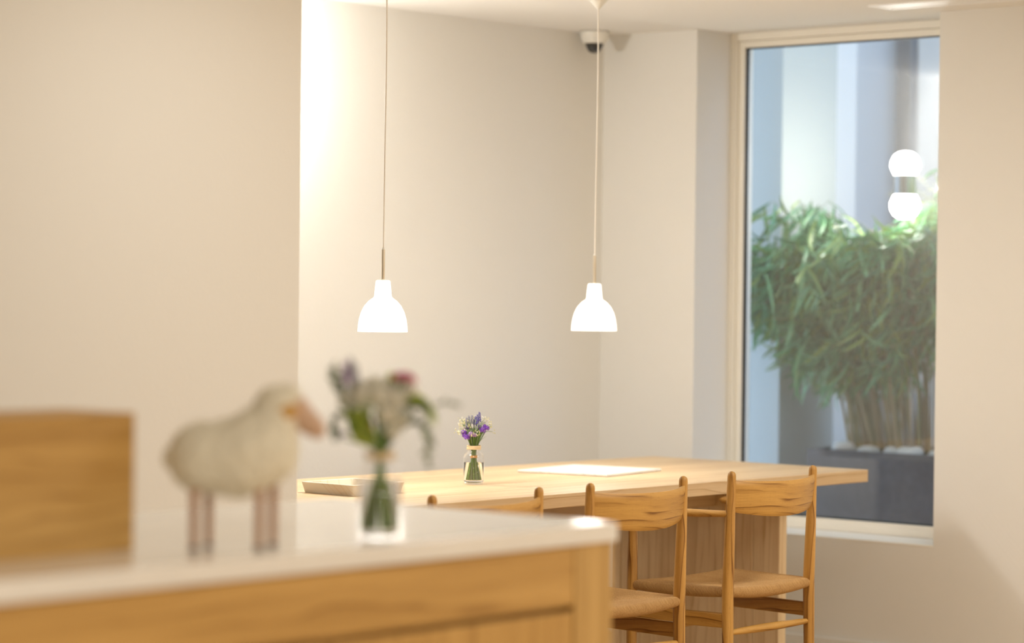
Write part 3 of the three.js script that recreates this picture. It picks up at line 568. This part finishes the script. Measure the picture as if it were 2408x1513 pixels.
// planter
const PX0 = 9.2, PX1 = 9.78, PZ0 = -6.32, PZ1 = -4.7, PH = 0.70;
{
  const t = thing('garden_planter', 'long dark grey concrete planter outside the window', 'planter', [0, 0, 0]);
  part('front_wall', grain(box(PX0, PX0 + 0.04, 0, PH, PZ0, PZ1, 0.004), 'z', 0.8, 0.8), C.planter, t);
  part('back_wall', grain(box(PX1 - 0.04, PX1, 0, PH, PZ0, PZ1, 0.004), 'z', 0.8, 0.8), C.planter, t);
  part('end_wall', grain(box(PX0 + 0.04, PX1 - 0.04, 0, PH, PZ0, PZ0 + 0.04, 0.004), 'x', 0.8, 0.8), C.planter, t);
  part('end_wall', grain(box(PX0 + 0.04, PX1 - 0.04, 0, PH, PZ1 - 0.04, PZ1, 0.004), 'x', 0.8, 0.8), C.planter, t);
  part('soil', box(PX0 + 0.04, PX1 - 0.04, 0.1, PH - 0.03, PZ0 + 0.04, PZ1 - 0.04), C.soil, t);
  for (const [y, z] of [[0.405, -5.83], [0.505, -5.63], [0.40, -5.61], [0.40, -5.68]]) part('drain_hole', new THREE.CylinderGeometry(0.006, 0.006, 0.004, 14).rotateZ(Math.PI / 2).translate(PX0 - 0.001, y, z), C.hole, t);
}
// white stones along the planter edge
{
  const R = rng(303), variants = [];
  for (let v = 0; v < 5; v++) {
    const g = new THREE.IcosahedronGeometry(1, 3), p = g.attributes.position;
    for (let i = 0; i < p.count; i++) { const q = V(p.getX(i), p.getY(i), p.getZ(i)), k = 1 + 0.22 * (pn(q.x * 1.6 + 9 + v, q.y * 1.6 + q.z * 1.1 + 9, 97, 97, v) - 0.5) * 2 + 0.05 * (pn(q.x * 6 + 20, q.y * 6 + q.z * 5 + 20, 97, 97, v + 9) - 0.5); p.setXYZ(i, q.x * k, q.y * k, q.z * k); }
    const m = mergeVertices(g.deleteAttribute('normal').deleteAttribute('uv'), 1e-4); m.computeVertexNormals(); variants.push(m);
  }
  let z = -6.24, i = 0;
  while (z < -5.55) {
    const s = 0.030 + R() * 0.018, m = part(numbered('garden_stone'), variants[i % 5], C.stone, scene);
    m.scale.set(s * 1.1, s * (0.72 + R() * 0.25), s * (1.15 + R() * 0.4)); m.position.set(PX0 + 0.085 + R() * 0.03, PH - 0.03 + s * 0.55, z + s); m.rotation.set(R() * 0.4, R() * 6, R() * 0.4);
    m.userData = { label: ['first', 'second', 'third', 'fourth', 'fifth', 'sixth', 'seventh', 'eighth', 'ninth'][i] + ' white stone from the left in the row on the planter edge', category: 'stone', group: 'white stones in the planter' };
    z += s * 2.9; i++;
  }
}
// bamboo: culms, twigs and leaves
{
  const t = thing('bamboo_clump', 'tall leafy green bamboo growing from the grey planter outside the window', 'bamboo', [0, 0, 0]);
  const R = rng(2024), tips = [], twigs = [];
  const LG = [leafBlade(1, 0.055, 0.5), leafBlade(1, 0.07, 0.85), leafBlade(1, 0.05, 0.2)];
  const N = 150;
  for (let i = 0; i < N; i++) {
    const u = Math.pow((i + R()) / N, 1.35), z = lerp(-6.23, -5.15, u), x = PX0 + 0.17 + R() * 0.32, y0 = PH - 0.04;
    // culms at the left lean out to the left, the others stand up and arch over
    const leftness = clamp((-5.82 - z) / 0.30, 0, 1), lean = leftness * (0.06 + R() * 0.44) - 0.10 * (1 - leftness) * (R() - 0.3), H = lerp(1.16 + R() * 0.24, 0.66 + R() * 0.30, clamp((-5.72 - z) / 0.28, 0, 1) * (0.75 + 0.25 * R())), fx = lerp((R() - 0.55) * 0.5, 9.12 - R() * 0.22 - x, leftness);
    const pts = curve([V(x, y0, z), V(x + fx * 0.12, y0 + H * 0.4, z - lean * 0.22), V(x + fx * 0.45, y0 + H * 0.78, z - lean * 0.6), V(x + fx, y0 + H * (0.94 - 0.12 * R()), z - lean)], 14);
    if (i % 24 === 3) { const zt = -6.34 - R() * 0.05, yt = 1.66 + R() * 0.1; pts.splice(0, pts.length, ...curve([V(x, y0, -6.2), V(x - 0.05, y0 + 0.45, -6.22), V(9.3, y0 + 0.8, -6.29), V(9.2, yt, zt)], 14)); }
    for (const q of pts) if (q.z < -6.49) q.x = Math.min(q.x, 9.26);   // bent clear of the pier
    part('culm', tube(pts, pts.map((_, k) => 0.0064 * (1 - 0.72 * k / 14) * (0.7 + 0.6 * ((i * 37) % 10) / 10)), 6), i % 3 ? C.culm : C.culm2, t);
    const nb = 12;
    for (let b = 0; b < nb; b++) {
      const f0 = lerp(0.47, 0.38, leftness), s = f0 + (1 - f0) * (b + R() * 0.8) / nb, o = pts[Math.min(14, Math.floor(s * 14))], an = R() * 6.28, L = 0.06 + R() * 0.16;
      const d = V(Math.cos(an) * 0.75 - 0.15, 0.35 + R() * 0.3, Math.sin(an) * 0.75 - 0.12 * leftness).multiplyScalar(L), e = o.clone().add(d), e2 = e.clone().add(V(d.x * 0.5, -0.02 - R() * 0.05, d.z * 0.5));
      const clear = (q) => q.x < 9.28 || q.z > -6.52; if (!clear(e) || !clear(e2)) continue;
      twigs.push(tube([o, e, e2], [0.0014, 0.001, 0.0006], 4));
      for (let k = 0; k < 8; k++) {
        const q = k / 7, base = q < 0.5 ? o.clone().lerp(e, 0.4 + q * 1.2) : e.clone().lerp(e2, (q - 0.5) * 2), a2 = R() * 6.28;
        tips.push({ p: base, d: V(d.x / L * 0.55 + Math.cos(a2) * 0.6, -0.15 - R() * 0.75, d.z / L * 0.55 + Math.sin(a2) * 0.6).normalize(), L: 0.11 + R() * 0.10, r: (R() - 0.5) * 1.6, v: Math.floor(R() * 3), m: Math.floor(R() * 4) });
      }
    }
  }
  part('twigs', merge(twigs), C.culm2, t).userData = { kind: 'stuff' };
  const inPier = (p) => p.x > 9.27 && p.x < 10.4 && p.z < -6.5 && !(p.x > 9.74 && p.x < 9.88 && p.z > -6.78);
  const byLamp = (p) => Math.abs(p.y - 1.87) < 0.21 && p.z > -6.08 && p.z < -5.62 && p.x < 9.46;   // cut back round the lamp
  const ok = tips.filter((l) => !inPier(l.p) && !inPier(l.p.clone().addScaledVector(l.d, l.L)) && !byLamp(l.p) && l.p.x > 8.6 && l.p.z < -5.0).sort((a, b) => (a.p.x * 0.755 - a.p.z * 0.656) - (b.p.x * 0.755 - b.p.z * 0.656));
  const mat = (l) => { const q = new THREE.Quaternion().setFromUnitVectors(V(1, 0, 0), l.d).multiply(new THREE.Quaternion().setFromAxisAngle(V(1, 0, 0), l.r)); return new THREE.Matrix4().compose(l.p, q, V(l.L, l.L, l.L)); };
  const vis = (l) => { const z = l.p.z / l.p.x; return z > -0.72 && z < -0.62; };
  let shown = 0; const rest = [[], [], [], []].map(() => [[], [], []]);
  for (const l of ok) {
    if (shown < 300 && vis(l)) { const m = part('leaf', LG[l.v], C.leaves[l.m], t); m.applyMatrix4(mat(l)); shown++; } else rest[l.m][l.v].push(l);
  }
  rest.forEach((byV, m) => { const gs = []; byV.forEach((ls, v) => ls.forEach((l) => gs.push(LG[v].clone().applyMatrix4(mat(l))))); if (gs.length) part('foliage', merge(gs), C.leaves[m], t).userData = { kind: 'stuff' }; });
}

renderer.render(scene, camera);
